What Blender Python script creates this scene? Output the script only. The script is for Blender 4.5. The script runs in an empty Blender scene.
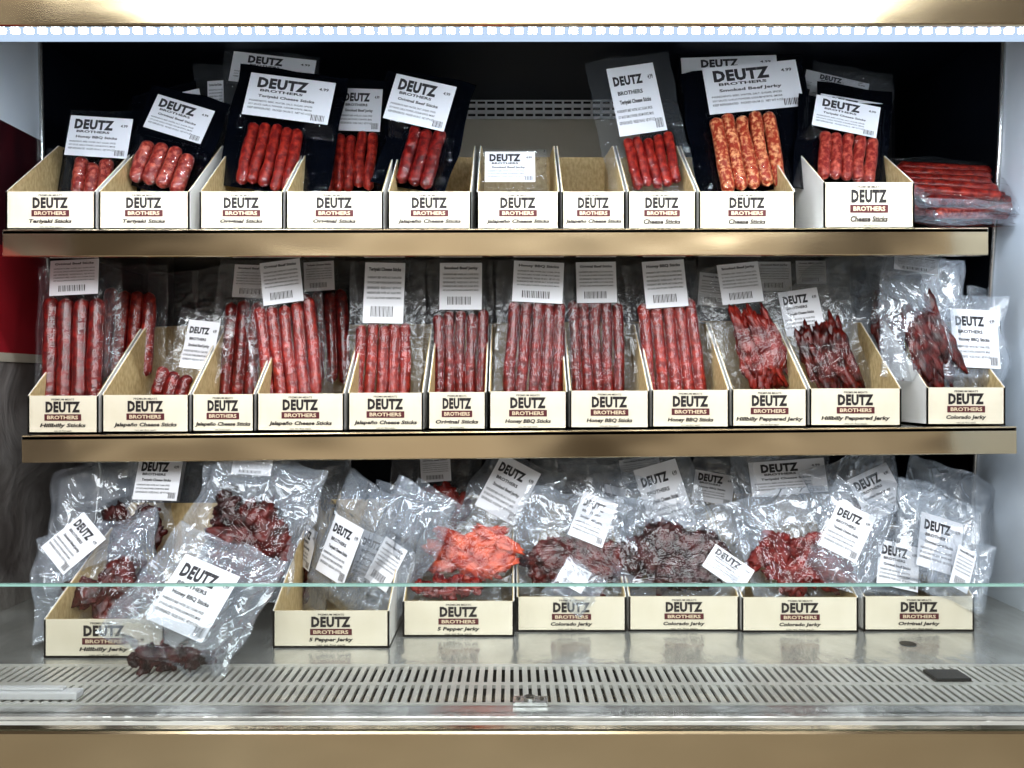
import bpy, math, random
from mathutils import Matrix, Vector, noise
random.seed(7)
sc=bpy.context.scene
F=800.0; H0=0.95
def P(px,py,d): return Vector(((px-512)*d/F, d, H0-(py-384)*d/F))
def lin(c):
    c=c/255.0
    return c/12.92 if c<=0.04045 else ((c+0.055)/1.055)**2.4
def C(r,g,b): return (lin(r),lin(g),lin(b),1)

# ------------------------------------------------------------ materials
def newmat(n):
    m=bpy.data.materials.new(n); m.use_nodes=True
    nt=m.node_tree; nt.nodes.clear()
    o=nt.nodes.new('ShaderNodeOutputMaterial'); return m,nt,o
def prin(n,col,rough=.5,metal=0,noise_scale=None,col2=None,bump=0,stretch=(1,1,1),coat=0,spec=.5,lo=.35,hi=.65,detail=4,dist=0,bd=.002):
    m,nt,o=newmat(n); p=nt.nodes.new('ShaderNodeBsdfPrincipled')
    nt.links.new(p.outputs[0],o.inputs[0])
    p.inputs['Base Color'].default_value=col; p.inputs['Roughness'].default_value=rough
    p.inputs['Metallic'].default_value=metal; p.inputs['Coat Weight'].default_value=coat
    p.inputs['Coat Roughness'].default_value=.08
    p.inputs['Specular IOR Level'].default_value=spec
    if noise_scale:
        tc=nt.nodes.new('ShaderNodeTexCoord'); mp=nt.nodes.new('ShaderNodeMapping'); mp.inputs['Scale'].default_value=stretch
        nz=nt.nodes.new('ShaderNodeTexNoise'); nz.inputs['Scale'].default_value=noise_scale; nz.inputs['Detail'].default_value=detail; nz.inputs['Distortion'].default_value=dist
        nt.links.new(tc.outputs['Object'],mp.inputs[0]); nt.links.new(mp.outputs[0],nz.inputs['Vector'])
        if col2:
            cr=nt.nodes.new('ShaderNodeValToRGB'); cr.color_ramp.elements[0].position=lo; cr.color_ramp.elements[1].position=hi
            cr.color_ramp.elements[0].color=col; cr.color_ramp.elements[1].color=col2
            nt.links.new(nz.outputs[0],cr.inputs[0]); nt.links.new(cr.outputs[0],p.inputs['Base Color'])
        if bump:
            b=nt.nodes.new('ShaderNodeBump'); b.inputs['Strength'].default_value=bump; b.inputs['Distance'].default_value=bd
            nt.links.new(nz.outputs[0],b.inputs['Height']); nt.links.new(b.outputs[0],p.inputs['Normal'])
    return m
def film(n,haze,col,glo=.12,rough=.12,bscale=60,bstr=.5,fres=.8,bd=.008):
    m,nt,o=newmat(n); N=nt.nodes.new; L=nt.links.new
    tr=N('ShaderNodeBsdfTransparent'); tr.inputs[0].default_value=(.985,.99,.995,1)
    gl=N('ShaderNodeBsdfGlossy'); gl.inputs['Roughness'].default_value=rough
    df=N('ShaderNodeBsdfPrincipled'); df.inputs['Base Color'].default_value=col; df.inputs['Roughness'].default_value=.25
    tc=N('ShaderNodeTexCoord'); nz=N('ShaderNodeTexNoise'); nz.inputs['Scale'].default_value=bscale; nz.inputs['Detail'].default_value=2; nz.inputs['Distortion'].default_value=1.5
    L(tc.outputs['Object'],nz.inputs['Vector'])
    b=N('ShaderNodeBump'); b.inputs['Strength'].default_value=bstr; b.inputs['Distance'].default_value=bd
    L(nz.outputs[0],b.inputs['Height']); L(b.outputs[0],gl.inputs['Normal'])
    lw=N('ShaderNodeLayerWeight'); lw.inputs['Blend'].default_value=.2; L(b.outputs[0],lw.inputs['Normal'])
    m1=N('ShaderNodeMixShader'); m1.inputs[0].default_value=haze; L(tr.outputs[0],m1.inputs[1]); L(df.outputs[0],m1.inputs[2])
    ma=N('ShaderNodeMath'); ma.operation='MULTIPLY_ADD'; L(lw.outputs['Fresnel'],ma.inputs[0]); ma.inputs[1].default_value=fres; ma.inputs[2].default_value=glo; ma.use_clamp=True
    m2=N('ShaderNodeMixShader'); L(ma.outputs[0],m2.inputs[0]); L(m1.outputs[0],m2.inputs[1]); L(gl.outputs[0],m2.inputs[2])
    L(m2.outputs[0],o.inputs[0]); return m
def emis(n,col,s):
    m,nt,o=newmat(n); e=nt.nodes.new('ShaderNodeEmission'); e.inputs[0].default_value=col; e.inputs[1].default_value=s
    nt.links.new(e.outputs[0],o.inputs[0]); return m

M={}
M['front']=prin('carton_printed_front',C(214,204,182),.55,noise_scale=14,col2=C(224,215,196))
M['white']=prin('carton_white_outside',C(218,215,210),.5,noise_scale=9,col2=C(230,228,223))
M['tan']=prin('carton_corrugated_inside',C(184,158,112),.7,noise_scale=260,col2=C(208,186,140),bump=.3,stretch=(1,1,.5))
M['ink']=prin('print_black_ink',C(28,16,16),.6)
M['maroon']=prin('print_maroon_band',C(84,16,24),.6)
M['cream']=prin('print_cream',C(215,195,165),.6)
M['label']=prin('label_paper',C(230,231,236),.5)
M['grey']=prin('label_grey_ink',C(46,44,50),.6)
M['film']=film('clear_vacuum_film',.025,C(225,232,240),.035,.06,34,.8,.5)
M['tight']=film('tight_vacuum_film',.0,C(225,232,240),.022,.05,50,.45,.25,.004)
M['haze']=film('hazy_pouch_film',.13,C(222,234,250),.09,.06,20,.9,.8,.014)
M['black']=prin('black_backed_film',C(3,5,11),.12,noise_scale=30,col2=C(6,9,18),bump=.8,coat=.0,bd=.004)
def meat(n,a,b,sc_,lo=.4,hi=.7,bump=.6,coat=.12): return prin(n,a,.3,noise_scale=sc_,col2=b,bump=bump,coat=coat,lo=lo,hi=hi,detail=6,spec=.32)
M['redstick']=meat('meat_stick_red',C(104,12,12),C(184,60,44),150,.40,.78)
M['darkstick']=meat('meat_stick_dark',C(76,7,9),C(154,38,29),150,.40,.80)
M['pinkstick']=meat('meat_stick_pink',C(130,30,26),C(208,108,88),190,.44,.72)
M['orgstick']=meat('meat_stick_cheese',C(158,54,34),C(228,164,118),210,.46,.66)
M['jerky']=meat('jerky_brown',C(44,7,6),C(118,29,20),75,.38,.78,.6)
M['jerkyred']=meat('jerky_red',C(82,10,9),C(154,42,28),80,.38,.78,.6)
M['jerkyorg']=meat('jerky_orange',C(140,27,12),C(216,92,52),80,.35,.70,.6)
M['jerkydark']=meat('jerky_dark',C(26,5,5),C(84,18,15),75,.38,.78,.6)
M['warmrefl']=prin('brushed_stainless_lip',C(190,170,138),.13,1.0,noise_scale=3,col2=C(208,192,162),bump=.4,stretch=(1,1,2.2),lo=.3,hi=.72,detail=2,bd=.016)  # stainless; the warm store reflection is put into its base colour
M['steel']=prin('stainless_deck',C(166,166,162),.2,.7,noise_scale=7,col2=C(212,211,207),bump=1,stretch=(2,1,1),lo=.32,hi=.68,bd=.006)  # pale and darker blotches paint reflections into the steel colour
M['grate']=prin('grate_painted_steel',C(196,193,186),.35,.2,noise_scale=10,col2=C(214,212,205))
M['dark']=prin('dark_liner',C(9,12,19),.5,noise_scale=6,col2=C(14,19,30),spec=.25)
M['slat']=prin('slat_steel_blue_highlight',C(62,82,116),.3,.4)  # bluish highlights on dark slats, put into the base colour
M['void']=prin('plenum_black',C(20,14,11),.8)
M['beige']=prin('back_panel_steel',C(180,170,152),.35,.3,noise_scale=4,col2=C(200,192,176))
M['frostglow']=prin('frosted_panel_led_glow',C(214,226,240),.3,0,noise_scale=5,col2=C(232,240,248),coat=.6)  # frosted white, with reflected LED light put into the colour
M['mirror']=prin('mirror_panel_grey_reflection',C(112,104,100),.14,.35,noise_scale=9,col2=C(162,156,152),bump=.9,dist=1,bd=.01)  # mirror panel; grey reflections of the bags painted into its colour
M['red']=prin('red_neighbour_cabinet',C(118,16,26),.35,noise_scale=3,col2=C(150,30,40))
M['darkred']=prin('dark_red_end_panel',C(30,14,20),.3,noise_scale=9,col2=C(66,18,26),stretch=(1,2,1))
M['trim']=prin('trim_steel',C(190,190,190),.25,.9)
M['blackplastic']=prin('black_plastic',C(12,12,14),.4)
M['whiteplastic']=prin('white_plastic',C(228,228,230),.35)
M['led']=emis('led_bead',(.86,.94,1,1),30)
M['ledbody']=emis('led_diffuser',(.62,.78,1,1),.9)
M['edge']=prin('glass_edge_green',C(150,190,180),.15,coat=1)
M['floor']=prin('floor_tile',C(150,144,134),.4,noise_scale=8,col2=C(172,166,156))
def paneglass():
    m,nt,o=newmat('front_glass'); N=nt.nodes.new; L=nt.links.new
    tr=N('ShaderNodeBsdfTransparent'); tr.inputs[0].default_value=(.97,.985,.98,1)
    gl=N('ShaderNodeBsdfGlossy'); gl.inputs['Roughness'].default_value=.03
    fr=N('ShaderNodeFresnel'); fr.inputs[0].default_value=1.45
    mx=N('ShaderNodeMixShader'); L(fr.outputs[0],mx.inputs[0]); L(tr.outputs[0],mx.inputs[1]); L(gl.outputs[0],mx.inputs[2]); L(mx.outputs[0],o.inputs[0]); return m
M['glass']=paneglass()

# ------------------------------------------------------------ mesh builder
class MB:
    def __init__(s): s.v=[];s.f=[];s.m=[];s.sm=[];s.mats=[]
    def mi(s,mat):
        if mat not in s.mats: s.mats.append(mat)
        return s.mats.index(mat)
    def add(s,vs,fs,mat,smooth=False,X=None):
        o=len(s.v)
        s.v.extend([tuple(X@Vector(v)) if X else tuple(v) for v in vs])
        for i,f in enumerate(fs):
            s.f.append([i_+o for i_ in f]); s.m.append(s.mi(mat[i] if isinstance(mat,list) else mat)); s.sm.append(smooth)
    def box(s,x0,x1,y0,y1,z0,z1,mat,X=None):
        vs=[(x,y,z) for x in(x0,x1) for y in(y0,y1) for z in(z0,z1)]
        fs=[(0,1,3,2),(4,6,7,5),(0,4,5,1),(2,3,7,6),(0,2,6,4),(1,5,7,3)]
        s.add(vs,fs,mat,False,X)
    def prism(s,poly,x0,x1,mat,X=None):  # poly in (y,z)
        n=len(poly); vs=[(x0,y,z) for y,z in poly]+[(x1,y,z) for y,z in poly]
        fs=[list(range(n)),list(range(2*n-1,n-1,-1))]+[(i,i+n,(i+1)%n+n,(i+1)%n) for i in range(n)]
        s.add(vs,fs,mat,False,X)
    def obj(s,name,X=None,bevel=0):
        me=bpy.data.meshes.new(name); me.from_pydata(s.v,[],s.f)
        for m in s.mats: me.materials.append(M[m])
        me.polygons.foreach_set('material_index',s.m); me.polygons.foreach_set('use_smooth',s.sm); me.update()
        ob=bpy.data.objects.new(name,me); sc.collection.objects.link(ob)
        if X: ob.matrix_world=X
        if bevel:
            b=ob.modifiers.new('bevel','BEVEL'); b.width=bevel; b.segments=2; b.limit_method='ANGLE'
        return ob
    def tube(s,pts,r,mat,n=8):
        vs=[];fs=[]
        for i,p in enumerate(pts):
            p=Vector(p); t=(Vector(pts[min(i+1,len(pts)-1)])-Vector(pts[max(i-1,0)])).normalized()
            a=t.cross(Vector((1,0.01,0))).normalized() if abs(t.x)<.9 else t.cross(Vector((0,0,1))).normalized()
            b=t.cross(a)
            for k in range(n):
                an=2*math.pi*k/n; vs.append(p+a*math.cos(an)*r+b*math.sin(an)*r)
        for i in range(len(pts)-1):
            for k in range(n): fs.append((i*n+k,i*n+(k+1)%n,(i+1)*n+(k+1)%n,(i+1)*n+k))
        fs.append(list(range(n))); fs.append(list(range((len(pts)-1)*n,len(pts)*n)))
        s.add(vs,fs,mat,True)

_tc={}
def text(body,bold=0.0,shear=0.0):
    k=(body,bold,shear)
    if k in _tc: return _tc[k]
    cu=bpy.data.curves.new('t','FONT'); cu.body=body; cu.resolution_u=2; cu.offset=bold; cu.shear=shear
    if bold>.04: cu.space_character=1.12
    ob=bpy.data.objects.new('t',cu); sc.collection.objects.link(ob)
    dg=bpy.context.evaluated_depsgraph_get(); dg.update()
    me=bpy.data.meshes.new_from_object(ob.evaluated_get(dg))
    vs=[(v.co.x,v.co.y) for v in me.vertices]; fs=[list(p.vertices) for p in me.polygons]
    bpy.data.objects.remove(ob); bpy.data.curves.remove(cu); bpy.data.meshes.remove(me)
    x0=min(v[0] for v in vs);x1=max(v[0] for v in vs);y0=min(v[1] for v in vs);y1=max(v[1] for v in vs)
    vs=[((x-x0)/(x1-x0)-.5,(y-y0)/(y1-y0)-.5) for x,y in vs]
    _tc[k]=(vs,fs); return _tc[k]
def put(mb,body,cx,cz,w,h,y,mat,bold=.02,shear=0,X=None):
    vs,fs=text(body,bold,shear)
    mb.add([(cx+a*w,y,cz+b*h) for a,b in vs],fs,mat,False,X)
def rect(mb,cx,cz,w,h,y,mat,X=None):
    mb.add([(cx-w/2,y,cz-h/2),(cx+w/2,y,cz-h/2),(cx+w/2,y,cz+h/2),(cx-w/2,y,cz+h/2)],[(0,1,2,3)],mat,False,X)

# ------------------------------------------------------------ cartons
def carton(x0,x1,y,d,cap,hf=.048,hs=.14,hb=.15,dep=.21,yaw=0,zb=None):
    xa=(x0-512)*d/F+.0008; xb=(x1-512)*d/F-.0008; w=xb-xa; z=H0-(y-384)*d/F if zb is None else zb
    mb=MB(); t=.0022
    mb.box(-w/2,w/2,0,dep,0,t,'tan')
    mb.box(-w/2,w/2,0,t/2,0,hf,'front'); mb.box(-w/2+t,w/2-t,t/2,t,t,hf,'tan')
    prof=[(0,0),(dep,0),(dep,hb),(dep*.55,hs),(0,hf)]
    for s in(-1,1):
        a,b=sorted((s*w/2,s*(w/2-t/2))); mb.prism(prof,a,b,'white')
        a,b=sorted((s*(w/2-t/2),s*(w/2-t))); mb.prism([(p[0],p[1]-.0004) if p[1]>.01 else p for p in prof],a,b,'tan')
    mb.box(-w/2,w/2,dep-t,dep,0,hb,'tan')
    e=-.0005; lw=min(w*.52,.0475)
    put(mb,'PREMIUM MEATS',0,hf*.90,lw*.62,hf*.05,e,'ink',.01)
    put(mb,'DEUTZ',0,hf*.70,lw*.94,hf*.29,e,'ink',.055)
    rect(mb,0,hf*.43,lw,hf*.17,e,'maroon'); put(mb,'BROTHERS',0,hf*.43,lw*.84,hf*.10,e*2,'cream',.03)
    if cap: 
        put(mb,cap,0,hf*.21,min(w*.88,.0036*len(cap)),hf*.13,e,'ink',.035,.2)
        put(mb,'net wt 4oz each',0,hf*.08,w*.24,hf*.045,e,'ink',.0)
    X=Matrix.Translation(((xa+xb)/2,d,z))@Matrix.Rotation(math.radians(yaw),4,'Z')
    return mb.obj('cardboard_display_box',X)

zt=H0-(229-384)*1.0/F
TJ='Jalapeño Cheese Sticks'
for a in [(5,96,'Teriyaki Sticks'),(98,190,'Teriyaki Sticks'),(199,284,'Original Sticks'),(285,384,'Original Sticks'),(387,472,TJ),
          (476,560,TJ),(561,626,TJ),(627,697,'Cheese Sticks'),(698,796,'Cheese Sticks')]:
    carton(a[0],a[1],229,1.006,a[2],zb=zt+.0003)
carton(823,915,229,1.0,'Cheese Sticks',hf=.058,zb=zt+.0003)
zm=lambda px: H0-((430.5-(px-512)*.0092)-384)/F
for a in [(27,99,'Hillbilly Sticks'),(101,190,TJ),(191,255,TJ),(256,345,TJ),(347,424,TJ),(427,487,'Original Sticks'),(488,568,'Honey BBQ Sticks'),
          (569,650,'Honey BBQ Sticks'),(651,730,'Honey BBQ Sticks'),(731,808,'Hillbilly Peppered Jerky'),(809,902,'Hillbilly Peppered Jerky'),(926,1006,'Colorado Jerky')]:
    carton(a[0],a[1],430,1.006,a[2],zb=zm((a[0]+a[1])/2)+.0006)
ZD=H0-.300
for a in [(43,165,'Hillbilly Jerky',.876),(272,390,'5 Pepper Jerky',.909),(402,515,'5 Pepper Jerky',.949),(516,627,'Colorado Jerky',.968),
          (628,740,'Colorado Jerky',.97),(741,859,'Colorado Jerky',.966),(863,975,'Original Jerky',.97)]:
    carton(a[0],a[1],0,a[3],a[2],hf=.042,hs=.10,hb=.14,dep=.2,zb=ZD+.0003)

# ------------------------------------------------------------ pouches
import bmesh
bm=bmesh.new(); bmesh.ops.create_icosphere(bm,subdivisions=4,radius=1)
ICO=([v.co.copy() for v in bm.verts],[[v.index for v in f.verts] for f in bm.faces]); bm.free()
def sstep(a,b,x):
    t=max(0,min(1,(x-a)/(b-a) if b!=a else 0)); return t*t*(3-2*t)
def stick(mb,x,z,L,r,y,mat,seed,tilt=0):
    nu,nv=14,30; vs=[];fs=[]
    for i in range(nv+1):
        t=i/nv; u=t*2-1
        e=min(1,math.sqrt(max(0.02,1-max(0,(abs(u)*L/2-(L/2-r))/r)**2)))
        bx=.0012*math.sin(t*3+seed)+.0006*math.sin(t*9+seed*2)+tilt*u*L/2
        for k in range(nu):
            an=2*math.pi*k/nu
            rr=r*e*(1+.12*noise.noise(Vector((math.cos(an)*1.5+seed,math.sin(an)*1.5,t*8)))+.05*noise.noise(Vector((math.cos(an)*3+seed,math.sin(an)*3,t*26))))
            vs.append((x+bx+math.cos(an)*rr,y+math.sin(an)*rr*.9,z+u*L/2))
    for i in range(nv):
        for k in range(nu): fs.append((i*nu+k,i*nu+(k+1)%nu,(i+1)*nu+(k+1)%nu,(i+1)*nu+k))
    fs.append(list(range(nu))); fs.append(list(range(nv*nu,nv*nu+nu)))
    mb.add(vs,fs,mat,True)
def chunk(mb,c,sx,sy,sz,rot,mat,seed):
    X=Matrix.Translation(c)@Matrix.Rotation(rot,4,'Y')
    vs=[]
    for v in ICO[0]:
        n=noise.noise(v*1.6+Vector((seed,0,0)))*.55+noise.noise(v*4+Vector((seed,9,0)))*.34+noise.noise(v*9+Vector((0,seed,0)))*.16
        k=1+n; vs.append((v.x*sx*k,v.y*sy*k,v.z*sz*k))
    mb.add(vs,ICO[1],mat,True,X)
CAP=['Teriyaki Cheese Sticks','Original Beef Sticks','Honey BBQ Sticks','Smoked Beef Jerky']
MIC=['INGREDIENTS: BEEF, WATER, SALT, SUGAR, SPICES','SOY SAUCE, GARLIC POWDER, SODIUM NITRITE, SMOKE','KEEP REFRIGERATED   PACKED ON 04.12   NET WT 4 OZ']
def label(mb,cx,cz,w,h,rot,y,kind,rnd):
    X=Matrix.Translation((cx,0,cz))@Matrix.Rotation(math.radians(rot),4,'Y')
    mb.box(-w/2,w/2,y,y+.0004,-h/2,h/2,'label',X)
    e=y-.0004
    if kind=='d':
        bw=min(w*.62,h*1.1) 
        put(mb,'DEUTZ',-w*.10,h*.29,bw,min(h*.25,bw*.36),e,'grey',.055,0,X); put(mb,'BROTHERS',-w*.10,h*.11,bw*.85,h*.06,e,'grey',.03,0,X)
        put(mb,rnd.choice(CAP),-w*.03,-h*.03,w*.66,h*.08,e,'grey',.03,0,X)
        for i,mm in enumerate(MIC): put(mb,mm,-w*.08,-h*(.15+.085*i),w*.74,h*.045,e,'grey',.01,0,X)
        n=9
        for i in range(n): rect(mb,w*(.30+.018*i),-h*.38,w*(.006+.005*(i%3==0)),h*.14,e,'ink',X)
        put(mb,'4.99',w*.38,h*.3,w*.11,h*.07,e,'grey',.02,0,X)
    else:
        put(mb,rnd.choice(CAP),0,h*.38,w*.8,h*.08,e,'grey',.03,0,X)
        for i in range(5): put(mb,MIC[i%3],0,h*(.25-.085*i),w*.84,h*.04,e,'grey',.01,0,X)
        for i in range(16): rect(mb,w*(-.3+.035*i),-h*.31,w*(.01+.009*(i%3==0)),h*.17,e,'ink',X)
cnt=0
def pouch(name,cx,cy,d,w,h,roll=0,lean=14,yaw=0,back='clear',mat='film',content=(),labels=(),crump=.0025,puff=0,n=(26,32)):
    global cnt; cnt+=1; sd=cnt*3.17; rnd=random.Random(cnt)
    if back=='black' and mat=='film': mat='tight'
    s=d/F; W=w*s; Hh=h*s; cr=math.cos(math.radians(roll)); sr=math.sin(math.radians(roll))
    def loc(ax,ay):
        dx=(ax-cx)*s; dz=-(ay-cy)*s
        return (dx*cr-dz*sr, dx*sr+dz*cr)
    mb=MB(); zones=[]
    for c in content:
        k=c[0]; lx,lz=loc(c[1],c[2])
        if k=='s':
            nn,tw,L,mt=c[3],c[4]*s,c[5]*s,c[6]; r=tw/nn/2
            for i in range(nn): stick(mb,lx-tw/2+r*(2*i+1),lz+rnd.uniform(-.0045,.003),L*rnd.uniform(.92,1.0),r*1.0,-r,mt,sd+i)
            zones.append((lx,lz,tw/2,L/2,2*r+.001,0,r))
        else:
            nn,rx,rz,mt,sz=c[3],c[4]*s,c[5]*s,c[6],c[7]*s
            rot0=-math.radians(roll)
            for i in range(nn):
                a=i*2.4+rnd.uniform(-.3,.3); q=math.sqrt((i+.4)/nn)
                ux=q*rx*math.cos(a); uz=q*rz*math.sin(a)
                gx=ux*cr-uz*sr; gz=ux*sr+uz*cr
                a2=rnd.uniform(.7,1.4)*sz; b2=rnd.uniform(.5,.95)*sz
                rr=rnd.uniform(0,3.1)
                if k=='t': a2=sz*rnd.uniform(1.0,1.5); b2=sz*rnd.uniform(.34,.5); rr=rot0+rnd.uniform(-.6,.6)
                if k=='v': a2=sz*rnd.uniform(1.5,2.1); b2=sz*rnd.uniform(.42,.6); rr=rot0+1.35+rnd.uniform(-.25,.25)
                th=rnd.uniform(.004,.0065)
                chunk(mb,(lx+gx,-.007-rnd.random()*.008,lz+gz),a2,th,b2,rr,mt,sd+i*1.7)
            hx=math.hypot(rx*cr,rz*sr); hz=math.hypot(rx*sr,rz*cr)
            zones.append((lx,lz,hx+sz*.3,hz+sz*.3,.021,1,0))
    lab=[]
    for l in labels:
        lx,lz=loc(l[0],l[1]); lw,lh=l[2]*s,l[3]*s; kd=l[5] if len(l)>5 else 'd'
        lh_=.0035+puff*.8
        for z in zones:
            gx=max(0,abs(lx-z[0])-z[2]-lw/2); gz=max(0,abs(lz-z[1])-z[3]-lh/2)
            if gx<=0 and gz<=0: lh_=max(lh_,z[4]+.0015)
        lab.append((lx,lz,lw,lh,l[4],lh_,kd))
    nx,nz=n
    if crump>.004: nx,nz=38,44
    if any(z[5]==0 for z in zones): nx=60
    def Hf(x,z):
        ex=min(1,(W/2-abs(x))/(W*.16)); ez=min(1,(Hh/2-abs(z))/(Hh*.13)); edge=sstep(0,1,max(0,min(ex,ez)))
        q=Vector((x*17+sd,z*17,sd))+.5*noise.noise_vector(Vector((x*11,z*11,sd)))
        v=noise.voronoi(q)[0]
        cre=(v[1]-v[0])
        nn=noise.noise(Vector((x*14,z*14,sd)))
        rd=1-abs(noise.noise(Vector((x*28+9,z*28,sd))))*2
        hh=.0012+puff*edge+crump*(cre*1.3+1.0*nn+.5+.3*rd)*(.25+.75*edge)
        for zx,zz,hx,hz,t,kk,r in zones:
            k=sstep(.010 if kk==0 else .014,0,max(0,abs(x-zx)-hx))*sstep(.012 if kk==0 else .016,0,max(0,abs(z-zz)-hz))
            if kk==0:
                fx=((x-(zx-hx))%(2*r))/r-1 if abs(x-zx)<hx else 1
                tt=t-.42*r*fx*fx+crump*.25*nn
            else: tt=t+crump*(.15*cre+.2*nn)
            hh=hh*(1-k)+tt*k
        for lx,lz,lw,lh,ro,t,kd in lab:
            a=math.radians(ro); dx=x-lx; dz=z-lz; u=dx*math.cos(a)-dz*math.sin(a); v2=dx*math.sin(a)+dz*math.cos(a)
            k=sstep(.012,0.003,max(0,abs(u)-lw/2))*sstep(.012,.003,max(0,abs(v2)-lh/2))
            hh=hh*(1-k)+(t-.0016)*k
        return max(hh,.0008)
    wb=.0016+ (0.002 if crump>.004 else 0)
    def wob(x,z):
        return (x+ wb*noise.noise(Vector((z*24,sd,1)))*3*abs(x)/(W/2)*(1 if abs(x)>W*.42 else .3), z+wb*noise.noise(Vector((x*24,sd,5)))*3*abs(z)/(Hh/2))
    cu=crump*2.0 if crump>.004 else 0
    def curl(x,z): return cu*(noise.noise(Vector((x*7,z*7,sd+3)))*2.0)*min(1,max(abs(x)/(W/2),abs(z)/(Hh/2))**2)
    vs=[];fs=[];ms=[]
    for j in range(nz+1):
        for i in range(nx+1):
            x=(i/nx-.5)*W; z=(j/nz-.5)*Hh; a,b=wob(x,z)
            vs.append((a,-Hf(x,z)+curl(x,z),b))
    for j in range(nz):
        for i in range(nx):
            a=j*(nx+1)+i; fs.append((a,a+1,a+nx+2,a+nx+1))
            x=((i+.5)/nx-.5)*W; z=((j+.5)/nz-.5)*Hh; mm=mat
            for zx,zz,hx,hz,t,kk,r in zones:
                if kk==0:
                    if abs(x-zx)<hx+.003 and abs(z-zz)<hz+.003: mm='tight'
                elif ((x-zx)/(hx*1.25))**2+((z-zz)/(hz*1.25))**2<1: mm='tight'
            ms.append(mm)
    mb.add(vs,fs,ms,True)
    bx=16;bz=18;vs=[];fs=[]
    for j in range(bz+1):
        for i in range(bx+1):
            x=(i/bx-.5)*W; z=(j/bz-.5)*Hh; ex=min(1,(W/2-abs(x))/(W*.2)); ez=min(1,(Hh/2-abs(z))/(Hh*.15))
            a,b=wob(x,z); vs.append((a,.0006+max(0,min(ex,ez))*(.0015+puff*.7)+curl(x,z)+crump*.5*abs(noise.noise(Vector((x*20,z*20,sd+7)))),b))
    for j in range(bz):
        for i in range(bx):
            a=j*(bx+1)+i; fs.append((a,a+bx+1,a+bx+2,a+1))
    mb.add(vs,fs,'black' if back=='black' else mat,True)
    for lx,lz,lw,lh,ro,t,kd in lab: label(mb,lx,lz,lw,lh,ro,-t,kd,rnd)
    X=Matrix.Translation(P(cx,cy,d))@Matrix.Rotation(math.radians(yaw),4,'Z')@Matrix.Rotation(math.radians(-lean),4,'X')@Matrix.Rotation(math.radians(roll),4,'Y')
    return mb.obj(name,X)
SP='meat_stick_pack'; JB='jerky_pouch'
# ---- top tier
pouch(SP,60,176,1.12,40,60,4,14,0,'black')
pouch(SP,104,158,1.11,80,104,2,10,0,'black',content=[('s',98,182,3,40,40,'pinkstick')],labels=[(105,143,62,42,2)])
pouch(SP,170,125,1.17,66,84,-14,10,0,'black',labels=[(178,112,50,40,0)])
pouch(SP,214,110,1.20,40,96,-4,8,0,'clear',labels=[(216,100,16,40,0,'p')])
pouch(SP,174,142,1.10,84,110,14,12,0,'black',content=[('s',168,172,4,56,46,'pinkstick')],labels=[(178,118,62,38,4)])
pouch(SP,268,98,1.19,96,96,4,8,0,'clear',labels=[(272,70,84,32,3)])
pouch(SP,283,130,1.10,112,134,8,12,0,'black',content=[('s',274,160,5,56,72,'redstick')],labels=[(291,103,86,46,0)])
pouch(SP,352,135,1.14,84,120,2,10,0,'black',content=[('s',352,165,5,52,64,'redstick')],labels=[(360,109,42,46,0)])
pouch(SP,392,118,1.19,30,100,10,8,0,'black')
pouch(SP,425,132,1.09,74,126,14,12,0,'black',content=[('s',422,163,3,38,66,'darkstick')],labels=[(421,108,62,50,0)])
pouch(SP,512,172,1.08,70,50,0,16,0,'clear',labels=[(510,169,50,34,0)],puff=.004)
pouch(SP,640,125,1.09,86,154,-9,12,0,'clear',content=[('s',650,166,5,50,58,'redstick')],labels=[(637,98,48,76,0)])
pouch(SP,742,95,1.20,126,100,-2,8,0,'black',labels=[(730,72,96,34,0)])
pouch(SP,750,128,1.10,126,136,-6,12,0,'black',content=[('s',744,156,5,66,84,'orgstick')],labels=[(755,84,96,52,0)])
pouch(SP,848,100,1.22,80,70,10,8,0,'clear',labels=[(836,86,64,20,4)])
pouch(SP,852,108,1.19,76,70,12,8,0,'clear',labels=[(842,98,66,20,4)])
pouch(SP,852,122,1.15,76,76,10,8,0,'black',labels=[(850,110,62,24,0)])
pouch(SP,842,146,1.08,92,104,8,12,0,'black',content=[('s',844,160,5,58,54,'pinkstick')],labels=[(843,121,64,34,5)])
for i,(x,y,dd,rl,yw) in enumerate([(962,217,1.12,84,6),(974,208,1.13,94,-8),(960,198,1.12,90,4),(950,186,1.12,100,-4)]):
    pouch(SP,x,y,dd,88,128,rl,72-i*8,yw,'clear','haze' if i%2==0 else 'film',content=[('s',x-6,y,5,62,96,['pinkstick','redstick','darkstick','redstick'][i])],crump=.005,puff=.003)
# ---- middle tier
def mpack(cx,w,ytop,sticks,lab,d=1.08,roll=0,mat='film',kd='p',yb=420,**k):
    cy=(ytop+yb)/2
    pouch(SP,cx,cy,d,w,yb-ytop,roll,k.pop('lean',9),k.pop('yaw',0),'clear',mat,content=[('s',)+sticks] if sticks else [],labels=[(lab[0],lab[1],lab[2],lab[3],0,kd)] if lab else [],crump=.0038,n=(26,40),**k)
mpack(132,66,262,(130,335,4,52,92,'redstick'),None,1.14)
mpack(79,84,262,(78,350,4,60,108,'darkstick'),(78,280,48,36),1.07,-3)
pouch(SP,170,330,1.19,50,120,0,8,0,'clear')
pouch(SP,197,355,1.09,58,90,12,14,0,'clear',content=[('s',178,388,3,38,34,'darkstick')],labels=[(200,345,32,50,-6)])
pouch(SP,220,330,1.16,50,130,-6,8,0,'clear')
mpack(245,66,258,(244,350,3,38,106,'darkstick'),(250,280,38,34),1.12,2)
mpack(325,66,260,(326,338,4,48,98,'darkstick'),(320,278,30,30),1.15,-4)
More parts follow.
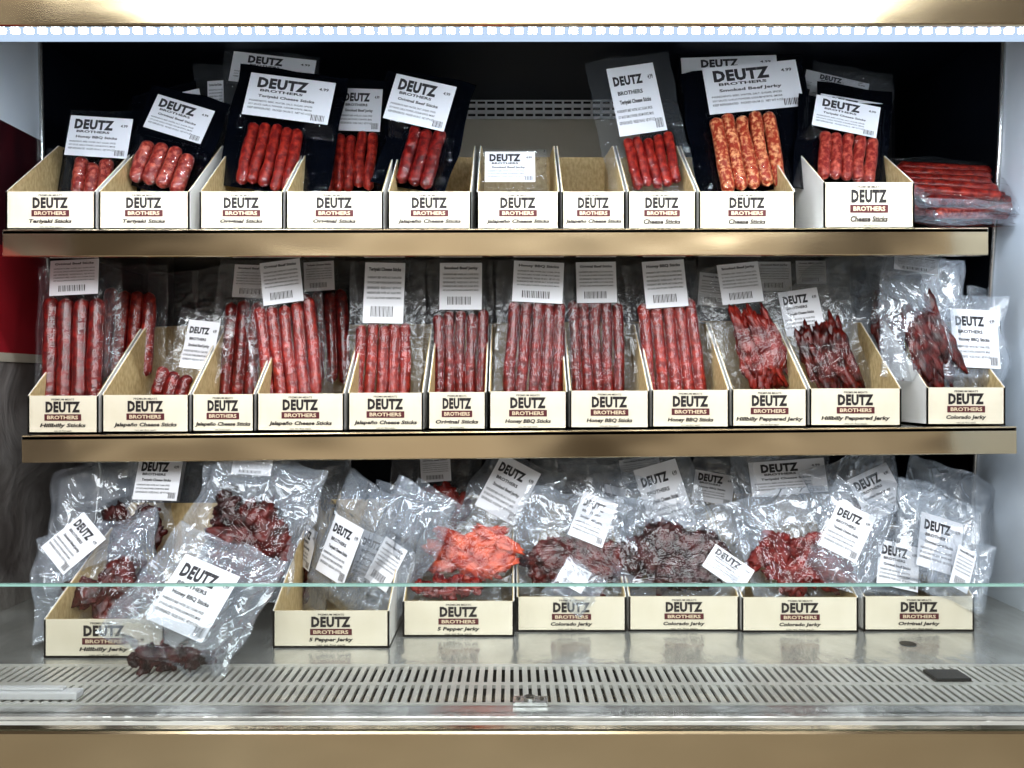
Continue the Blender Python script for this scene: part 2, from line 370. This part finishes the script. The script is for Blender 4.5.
mpack(287,78,260,(291,352,5,60,104,'redstick'),(283,284,40,44),1.08,-8)
mpack(385,76,258,(384,362,5,56,84,'redstick'),(385,295,40,62),1.09,1)
mpack(461,66,262,(461,356,5,54,94,'darkstick'),(461,288,42,48),1.10,0)
mpack(534,78,260,(535,352,5,58,104,'darkstick'),(538,284,50,42),1.08,3)
mpack(597,68,262,(596,350,5,54,104,'darkstick'),(596,284,40,42),1.10,-1)
mpack(668,76,260,(670,352,5,60,102,'redstick'),(664,286,42,48),1.09,-4)
pouch(SP,425,320,1.16,40,124,4,8,0,'clear')
pouch(SP,497,320,1.17,50,124,-4,8,0,'clear')
pouch(SP,635,318,1.17,50,124,6,8,0,'clear')
pouch(JB,722,320,1.16,60,130,6,8,0,'clear',labels=[(716,290,34,34,0,'p')])
pouch(JB,750,332,1.09,90,140,-6,10,0,'clear',content=[('v',757,352,10,18,20,'jerkyred',17)],labels=[(742,282,42,42,0,'p')],crump=.004)
pouch(JB,790,305,1.18,80,110,0,8,0,'clear',labels=[(775,276,34,30,0,'p'),(812,272,30,24,0,'p')])
pouch(JB,812,330,1.10,92,140,-8,10,0,'clear',content=[('v',824,364,10,20,14,'jerky',17)],labels=[(802,312,40,46,0,'d')],crump=.004)
pouch(JB,858,300,1.15,100,104,-34,12,0,'clear','haze',content=[('v',885,326,9,18,12,'jerky',12)],puff=.006,crump=.0055)
pouch(JB,905,296,1.14,90,84,12,12,0,'clear','haze',puff=.006,crump=.0055)
pouch(JB,922,318,1.06,84,134,8,10,0,'clear','haze',content=[('v',924,348,13,18,22,'jerky',15)],labels=[(918,264,44,16,0,'p')],puff=.006,crump=.0055)
pouch(JB,1002,334,1.12,68,92,10,10,0,'clear','haze',labels=[(1008,325,36,52,0)],puff=.005,crump=.0055)
pouch(JB,972,342,1.05,72,98,3,12,0,'clear','haze',labels=[(972,340,46,60,0)],puff=.006,crump=.0055)
# ---- bottom tier
K=dict(crump=.0068,puff=.010)
pouch(JB,110,520,1.04,116,124,-12,18,0,'clear','haze',content=[('j',136,545,13,26,34,'jerkydark',15)],labels=[(160,482,44,42,14)],**K)
pouch(JB,100,572,.96,124,112,-16,25,0,'clear','haze',content=[('j',120,594,12,38,18,'jerky',14)],labels=[(72,545,40,50,60)],**K)
pouch(JB,165,500,1.16,90,100,6,10,0,'clear','haze',labels=[(162,480,46,40,0)],**K)
pouch(JB,215,490,1.14,90,100,-10,10,0,'clear','haze',**K)
pouch(JB,250,522,1.00,124,134,14,16,0,'clear','haze',content=[('j',258,545,15,28,28,'jerky',17),('j',230,515,8,9,20,'jerkydark',10)],labels=[(250,468,40,16,-10,'p')],**K)
pouch(JB,197,600,.875,134,132,22,30,0,'clear','haze',content=[('j',180,658,9,42,4,'jerkydark',10)],labels=[(197,600,64,70,0)],**K)
pouch(JB,312,510,1.12,90,104,-8,10,0,'clear','haze',**K)
pouch(JB,318,555,1.05,60,118,12,8,-50,'clear','haze',content=[('j',312,580,5,10,22,'jerky',12)],labels=[(322,545,36,40,0)],**K)
pouch(JB,350,545,1.00,80,128,18,10,-30,'clear','haze',labels=[(345,550,40,60,0)],**K)
pouch(JB,385,550,1.01,80,128,14,10,-25,'clear','haze',labels=[(375,560,36,50,0)],**K)
pouch(JB,400,548,.99,70,128,24,14,-25,'clear','haze',labels=[(392,565,30,46,0,'p')],**K)
pouch(JB,410,545,1.05,60,120,30,16,-15,'clear','haze',**K)
pouch(JB,440,500,1.12,90,100,-4,8,0,'clear','film',content=[('j',442,510,11,22,18,'jerkyred',14)],labels=[(436,470,30,24,0,'p')],**K)
pouch(JB,505,510,1.08,84,114,22,12,0,'clear','haze',labels=[(508,490,44,58,6)],**K)
pouch(JB,474,556,1.01,120,100,6,22,0,'clear','film',content=[('t',476,556,18,30,22,'jerkyorg',17)],**K)
pouch(JB,452,585,.985,100,50,0,40,0,'clear','film',content=[('j',448,592,10,30,5,'jerkyred',9)],crump=.006,puff=.004)
pouch(JB,560,505,1.14,84,104,18,8,0,'clear','haze',**K)
pouch(JB,606,498,1.12,90,104,-8,8,0,'clear','haze',labels=[(640,470,40,24,0,'p')],**K)
pouch(JB,576,546,1.03,118,108,8,18,0,'clear','haze',content=[('j',578,566,19,48,22,'jerky',15)],labels=[(592,522,36,46,14)],**K)
pouch(JB,615,525,1.10,70,110,10,10,-30,'clear','haze',labels=[(612,512,24,50,0)],**K)
pouch(JB,576,588,.985,46,44,30,30,0,'clear','haze',labels=[(574,578,28,24,0,'p')],crump=.005,puff=.004)
pouch(JB,660,515,1.09,88,122,-16,12,0,'clear','haze',labels=[(664,498,44,68,0)],**K)
pouch(JB,676,550,1.02,124,100,6,20,0,'clear','haze',content=[('j',672,558,20,46,20,'jerkydark',16)],labels=[(722,570,44,26,30)],**K)
pouch(JB,728,505,1.14,84,104,10,8,0,'clear','haze',labels=[(712,488,40,30,0)],**K)
pouch(JB,786,500,1.10,104,108,-4,12,0,'clear','haze',labels=[(787,478,76,34,0)],**K)
pouch(JB,800,544,1.02,124,108,-8,20,0,'clear','haze',content=[('j',800,562,18,42,24,'jerkyred',15)],**K)
pouch(JB,850,540,1.0,62,98,26,14,-10,'clear','haze',labels=[(846,532,38,50,0)],**K)
pouch(JB,868,510,1.09,96,116,-24,12,0,'clear','haze',content=[('j',860,522,11,22,20,'jerkydark',14)],labels=[(872,494,44,46,0)],**K)
pouch(JB,945,520,1.11,96,108,20,12,0,'clear','haze',**K)
pouch(JB,905,530,1.07,90,104,10,12,0,'clear','haze',labels=[(915,560,30,44,0)],**K)
pouch(JB,890,562,1.0,72,84,14,16,10,'clear','haze',labels=[(892,566,44,44,0)],**K)
pouch(JB,936,546,1.01,96,106,18,16,10,'clear','haze',labels=[(934,545,46,54,0)],**K)
pouch(JB,958,568,.995,60,76,30,20,10,'clear','haze',labels=[(956,570,20,44,0,'p')],**K)

# ------------------------------------------------------------ refrigerated case
XW=.68; YB=1.42
def shelf(y0,y1,xl,xr,slope):
    mb=MB(); t=(y1-y0)/F; xa=(xl-512)/F; xb=(xr-512)/F; zc=H0-(y0-384)/F
    mb.box(xa,xb,.992,.9955,-t,0,'warmrefl'); mb.box(xa,xb,.992,YB-.06,-.007,-.0006,'steel')
    mb.box(xa,xb,.9925,1.004,-t,-t+.003,'warmrefl')
    for x in(xa+.005,xb-.005): mb.prism([(.996,-.007),(YB-.06,-.007),(YB-.06,-.05),(1.1,-.022),(.996,-.022)],x-.0015,x+.0015,'dark')
    X=Matrix.Translation((0,0,zc))@Matrix.Rotation(-math.atan(slope),4,'Y')
    return mb.obj('refrigerated_shelf',X,.0015)
shelf(229.5,257,6,985,0.002)
shelf(430.5,458,25,1013,.0092)
mb=MB()
zc=H0+.359*1.0
mb.box(-.75,.75,.80,.806,zc,zc+.14,'warmrefl')
mb.box(-.75,.75,.80,YB+.03,zc+.14,zc+.30,'dark')
for x in(-.70,.70): mb.box(x-.01,x+.01,.806,.834,zc+.023,zc+.14,'dark')
mb.obj('case_canopy',None,.002)
mb=MB()
mb.box(-.70,.70,.8345,.852,H0+.3645,H0+.386,'ledbody')
for i in range(92):
    x=-.645+i*.01418; mb.box(x-.0042,x+.0042,.832,.8345,H0+.3655,H0+.3700,'led')
mb.obj('led_strip_light')
mb=MB(); mb.box(-XW,XW,YB,YB+.02,ZD-.05,H0+.66,'dark'); mb.obj('wall_back')
mb=MB()
gy=1.405
def bz(y): return H0-(y-384)*gy/F
def bxx(x): return (x-512)*gy/F
mb.box(bxx(438),bxx(640),gy,YB-.001,bz(215),bz(119),'beige')
mb.box(bxx(438),bxx(640),gy+.006,YB-.001,bz(119),bz(92),'void')
for i in range(5): mb.box(bxx(438),bxx(640),gy,gy+.004,bz(93+i*6.2)-.0028,bz(93+i*6.2)+.0028,'whiteplastic')
for i in range(22): 
    x=bxx(438)+(bxx(640)-bxx(438))*i/21; mb.box(x-.0018,x+.0018,gy,gy+.004,bz(119),bz(92),'whiteplastic')
mb.obj('air_return_grille')
mb=MB()
for i in range(6):
    y=52+i*7.5; mb.box(-XW+.03,XW-.03,gy-.012,gy+.002,bz(y)-.003,bz(y)+.0025,'slat')
for x in(-.45,0,.45): mb.box(x-.012,x+.012,gy-.018,gy-.012,bz(95),bz(45),'blackplastic')
for sx in(-1,1):
    for x in(.60,.645): mb.box(sx*x-.008,sx*x+.008,1.375,1.40,ZD+.001,H0+.48,'blackplastic')
mb.obj('shelf_upright_rail')
def endpanel(side,pts,bands):
    mb=MB(); x=side*XW
    mb.box(min(x,x+side*.02),max(x,x+side*.02),1.04,YB+.02,ZD-.05,H0+.66,'dark')
    poly=[]
    for px,py in pts:
        d=XW*F/abs(px-512); poly.append((d,H0-(py-384)*d/F))
    a,b=sorted((x-side*.001,x-side*.004))
    def yat(z):
        for i in range(len(poly)-1):
            if poly[i][1]>=z>=poly[i+1][1]:
                return poly[i][0]+(poly[i+1][0]-poly[i][0])*(poly[i][1]-z)/(poly[i][1]-poly[i+1][1])
        return poly[-1][0]
    zs=[poly[0][1]]+[H0-(yy-384)*1.1/F for yy,_ in bands[:-1]]+[poly[-1][1]]
    for k,(yy,mt) in enumerate(bands):
        z1,z0=zs[k],zs[k+1]
        inner=[p for p in poly if z0<p[1]<z1][::-1]
        mb.prism([(.76,z0),(yat(z0),z0)]+inner+[(yat(z1),z1),(.76,z1)],a,b,mt)
    xx=x-side*.006
    mb.tube([(xx,p[0],p[1]) for p in poly],.0035,'trim')
    z=zs[-2]
    if side<0: mb.box(min(xx,xx+side*.004),max(xx,xx+side*.004),.80,yat(z),z-.006,z+.006,'beige')
    mb.obj('wall_left' if side<0 else 'wall_right')
endpanel(-1,[(34,-40),(36,45),(39,200),(44,270),(60,360),(85,420),(97,470),(92,520),(70,575),(30,636),(2,664)],[(130,'frostglow'),(250,'darkred'),(358,'red'),(0,'mirror')])  # pale top band paints the white light on the glass
endpanel(1,[(1009,-40),(1008,45),(1004,150),(994,300),(982,420),(977,500),(980,570),(990,625),(1012,668)],[(0,'frostglow')])
mb=MB()
mb.box(-.675,.675,.856,YB-.001,ZD-.004,ZD,'steel'); mb.box(-.675,.675,.722,.748,ZD-.004,ZD,'steel')
mb.box(-.675,.675,.727,YB-.001,ZD-.05,ZD-.045,'void')
mb.box(-.675,.675,.722,.727,ZD-.05,ZD-.004,'steel')
mb.obj('case_deck',None,.0008)
mb=MB()
for (a,b) in [(.748,.753),(.796,.804),(.848,.856)]: mb.box(-.675,.675,a,b,ZD-.003,ZD+.0005,'grate')
for i in range(152):
    x=-.672+i*.0089; mb.box(x-.0027,x+.0027,.750,.853,ZD-.003,ZD+.0003,'grate')
mb.obj('air_intake_grate')
mb=MB()
mb.box(-.75,.75,.704,.7215,ZD-.020,ZD-.003,'grate')
mb.box(-.75,.75,.690,.704,ZD-.10,ZD+.001,'warmrefl')
mb.box(-.75,.75,.700,YB+.03,.1,ZD-.10,'blackplastic'); mb.box(-.72,.72,.76,YB,0,.1,'blackplastic')
mb.obj('case_front_base',None,.003)
mb=MB()
zt_=H0-.183
mb.box(-.675,.675,.728,.732,ZD,zt_-.0012,'glass'); mb.box(-.675,.675,.7275,.7325,zt_-.0012,zt_+.0008,'edge')
mb.obj('front_glass_panel')
def disc(mb,c,r,h,mat,n=20):
    vs=[]
    for k in(0,1):
        for i in range(n):
            a=2*math.pi*i/n
            vs.append((c[0]+r*math.cos(a),c[1]+r*math.sin(a),c[2]+k*h))
    fs=[list(range(n)),list(range(n,2*n))]+[(i,(i+1)%n,(i+1)%n+n,i+n) for i in range(n)]
    mb.add(vs,fs,mat)
mb=MB(); dd=.3*F/(703-384); c=P(530,703,dd)
mb.box(c.x-.016,c.x+.016,c.y-.009,c.y+.007,ZD+.0006,ZD+.004,'trim'); disc(mb,(c.x,c.y,ZD+.004),.006,.002,'trim'); disc(mb,(c.x,c.y,ZD+.006),.0038,.001,'blackplastic')
disc(mb,(c.x-.011,c.y,ZD+.004),.002,.001,'blackplastic',10); disc(mb,(c.x+.011,c.y,ZD+.004),.002,.001,'blackplastic',10)
mb.obj('grate_lock')
mb=MB(); dd=.3*F/(644-384); c=P(908,644,dd); disc(mb,(c.x,c.y,ZD-.0002),.009,.001,'blackplastic'); mb.obj('deck_hole_disc')  # flat black disc drawn for the dark hole in the deck
mb=MB(); c=P(948,677,.3*F/(677-384)); mb.box(c.x-.02,c.x+.016,c.y-.015,c.y+.012,ZD+.0006,ZD+.004,'blackplastic'); mb.obj('plastic_clip',None,.001)
mb=MB(); c=P(35,697,.3*F/(697-384)); mb.box(c.x-.05,c.x+.045,c.y-.010,c.y+.004,ZD+.0006,ZD+.008,'whiteplastic'); mb.box(c.x-.05,c.x+.03,c.y-.006,c.y+.002,ZD+.008,ZD+.011,'whiteplastic'); mb.obj('price_tag_holder',None,.0015)
mb=MB(); mb.box(-4,4,-3,3,-.02,0,'floor'); mb.obj('floor')

# ------------------------------------------------------------ lights
def area(n,loc,rot,sx,sy,e,col):
    l=bpy.data.lights.new(n,'AREA'); l.shape='RECTANGLE'; l.size=sx; l.size_y=sy; l.energy=e; l.color=col
    o=bpy.data.objects.new(n,l); sc.collection.objects.link(o); o.location=loc; o.rotation_euler=[math.radians(a) for a in rot]; return o
area('led_tube_lamp',(0,.845,H0+.362),(35,0,0),1.28,.015,4.4,(.82,.91,1))
area('added_side_lamp',(0,-1.0,H0+1.4),(52,0,0),3.0,.2,28,(.92,.97,1))
area('added_side_lamp',(0,-2.4,H0+1.5),(66,0,0),3.4,.9,76,(.93,.97,1))
area('added_side_lamp',(-1.7,-.3,H0+.7),(70,0,-60),.2,.9,11,(.85,.93,1))  # unseen side lamp, added for highlights
area('added_side_lamp',(1.7,-.3,H0+.7),(70,0,60),.2,.9,11,(.85,.93,1))  # right-hand twin, likewise added for highlights
w=bpy.data.worlds.new('w'); sc.world=w; w.use_nodes=True; nt=w.node_tree; bg=nt.nodes['Background']
tc=nt.nodes.new('ShaderNodeTexCoord'); mp=nt.nodes.new('ShaderNodeMapping'); mp.inputs['Scale'].default_value=(1.5,1.5,1.0); mp.inputs['Location'].default_value=(.3,0,.2)
nz=nt.nodes.new('ShaderNodeTexNoise'); nz.inputs['Scale'].default_value=2.6; nz.inputs['Detail'].default_value=4
cr=nt.nodes.new('ShaderNodeValToRGB'); cr.color_ramp.elements[0].position=.44; cr.color_ramp.elements[1].position=.58
cr.color_ramp.elements[0].color=(.17,.135,.10,1); cr.color_ramp.elements[1].color=(1.5,1.40,1.26,1)  # invented dark and bright surroundings, to vary the metal reflections
nt.links.new(tc.outputs['Generated'],mp.inputs[0]); nt.links.new(mp.outputs[0],nz.inputs['Vector']); nt.links.new(nz.outputs[0],cr.inputs[0]); nt.links.new(cr.outputs[0],bg.inputs[0])
bg.inputs[1].default_value=.55
sc.view_settings.view_transform='Standard'
sc.view_settings.exposure=.1
sc.view_settings.gamma=.92
cam=bpy.data.cameras.new('camera'); cam.sensor_width=36; cam.lens=36*F/1024; cam.clip_start=.01
co=bpy.data.objects.new('camera',cam); sc.collection.objects.link(co); co.location=(0,0,H0); co.rotation_euler=(math.radians(90),0,0)
sc.camera=co
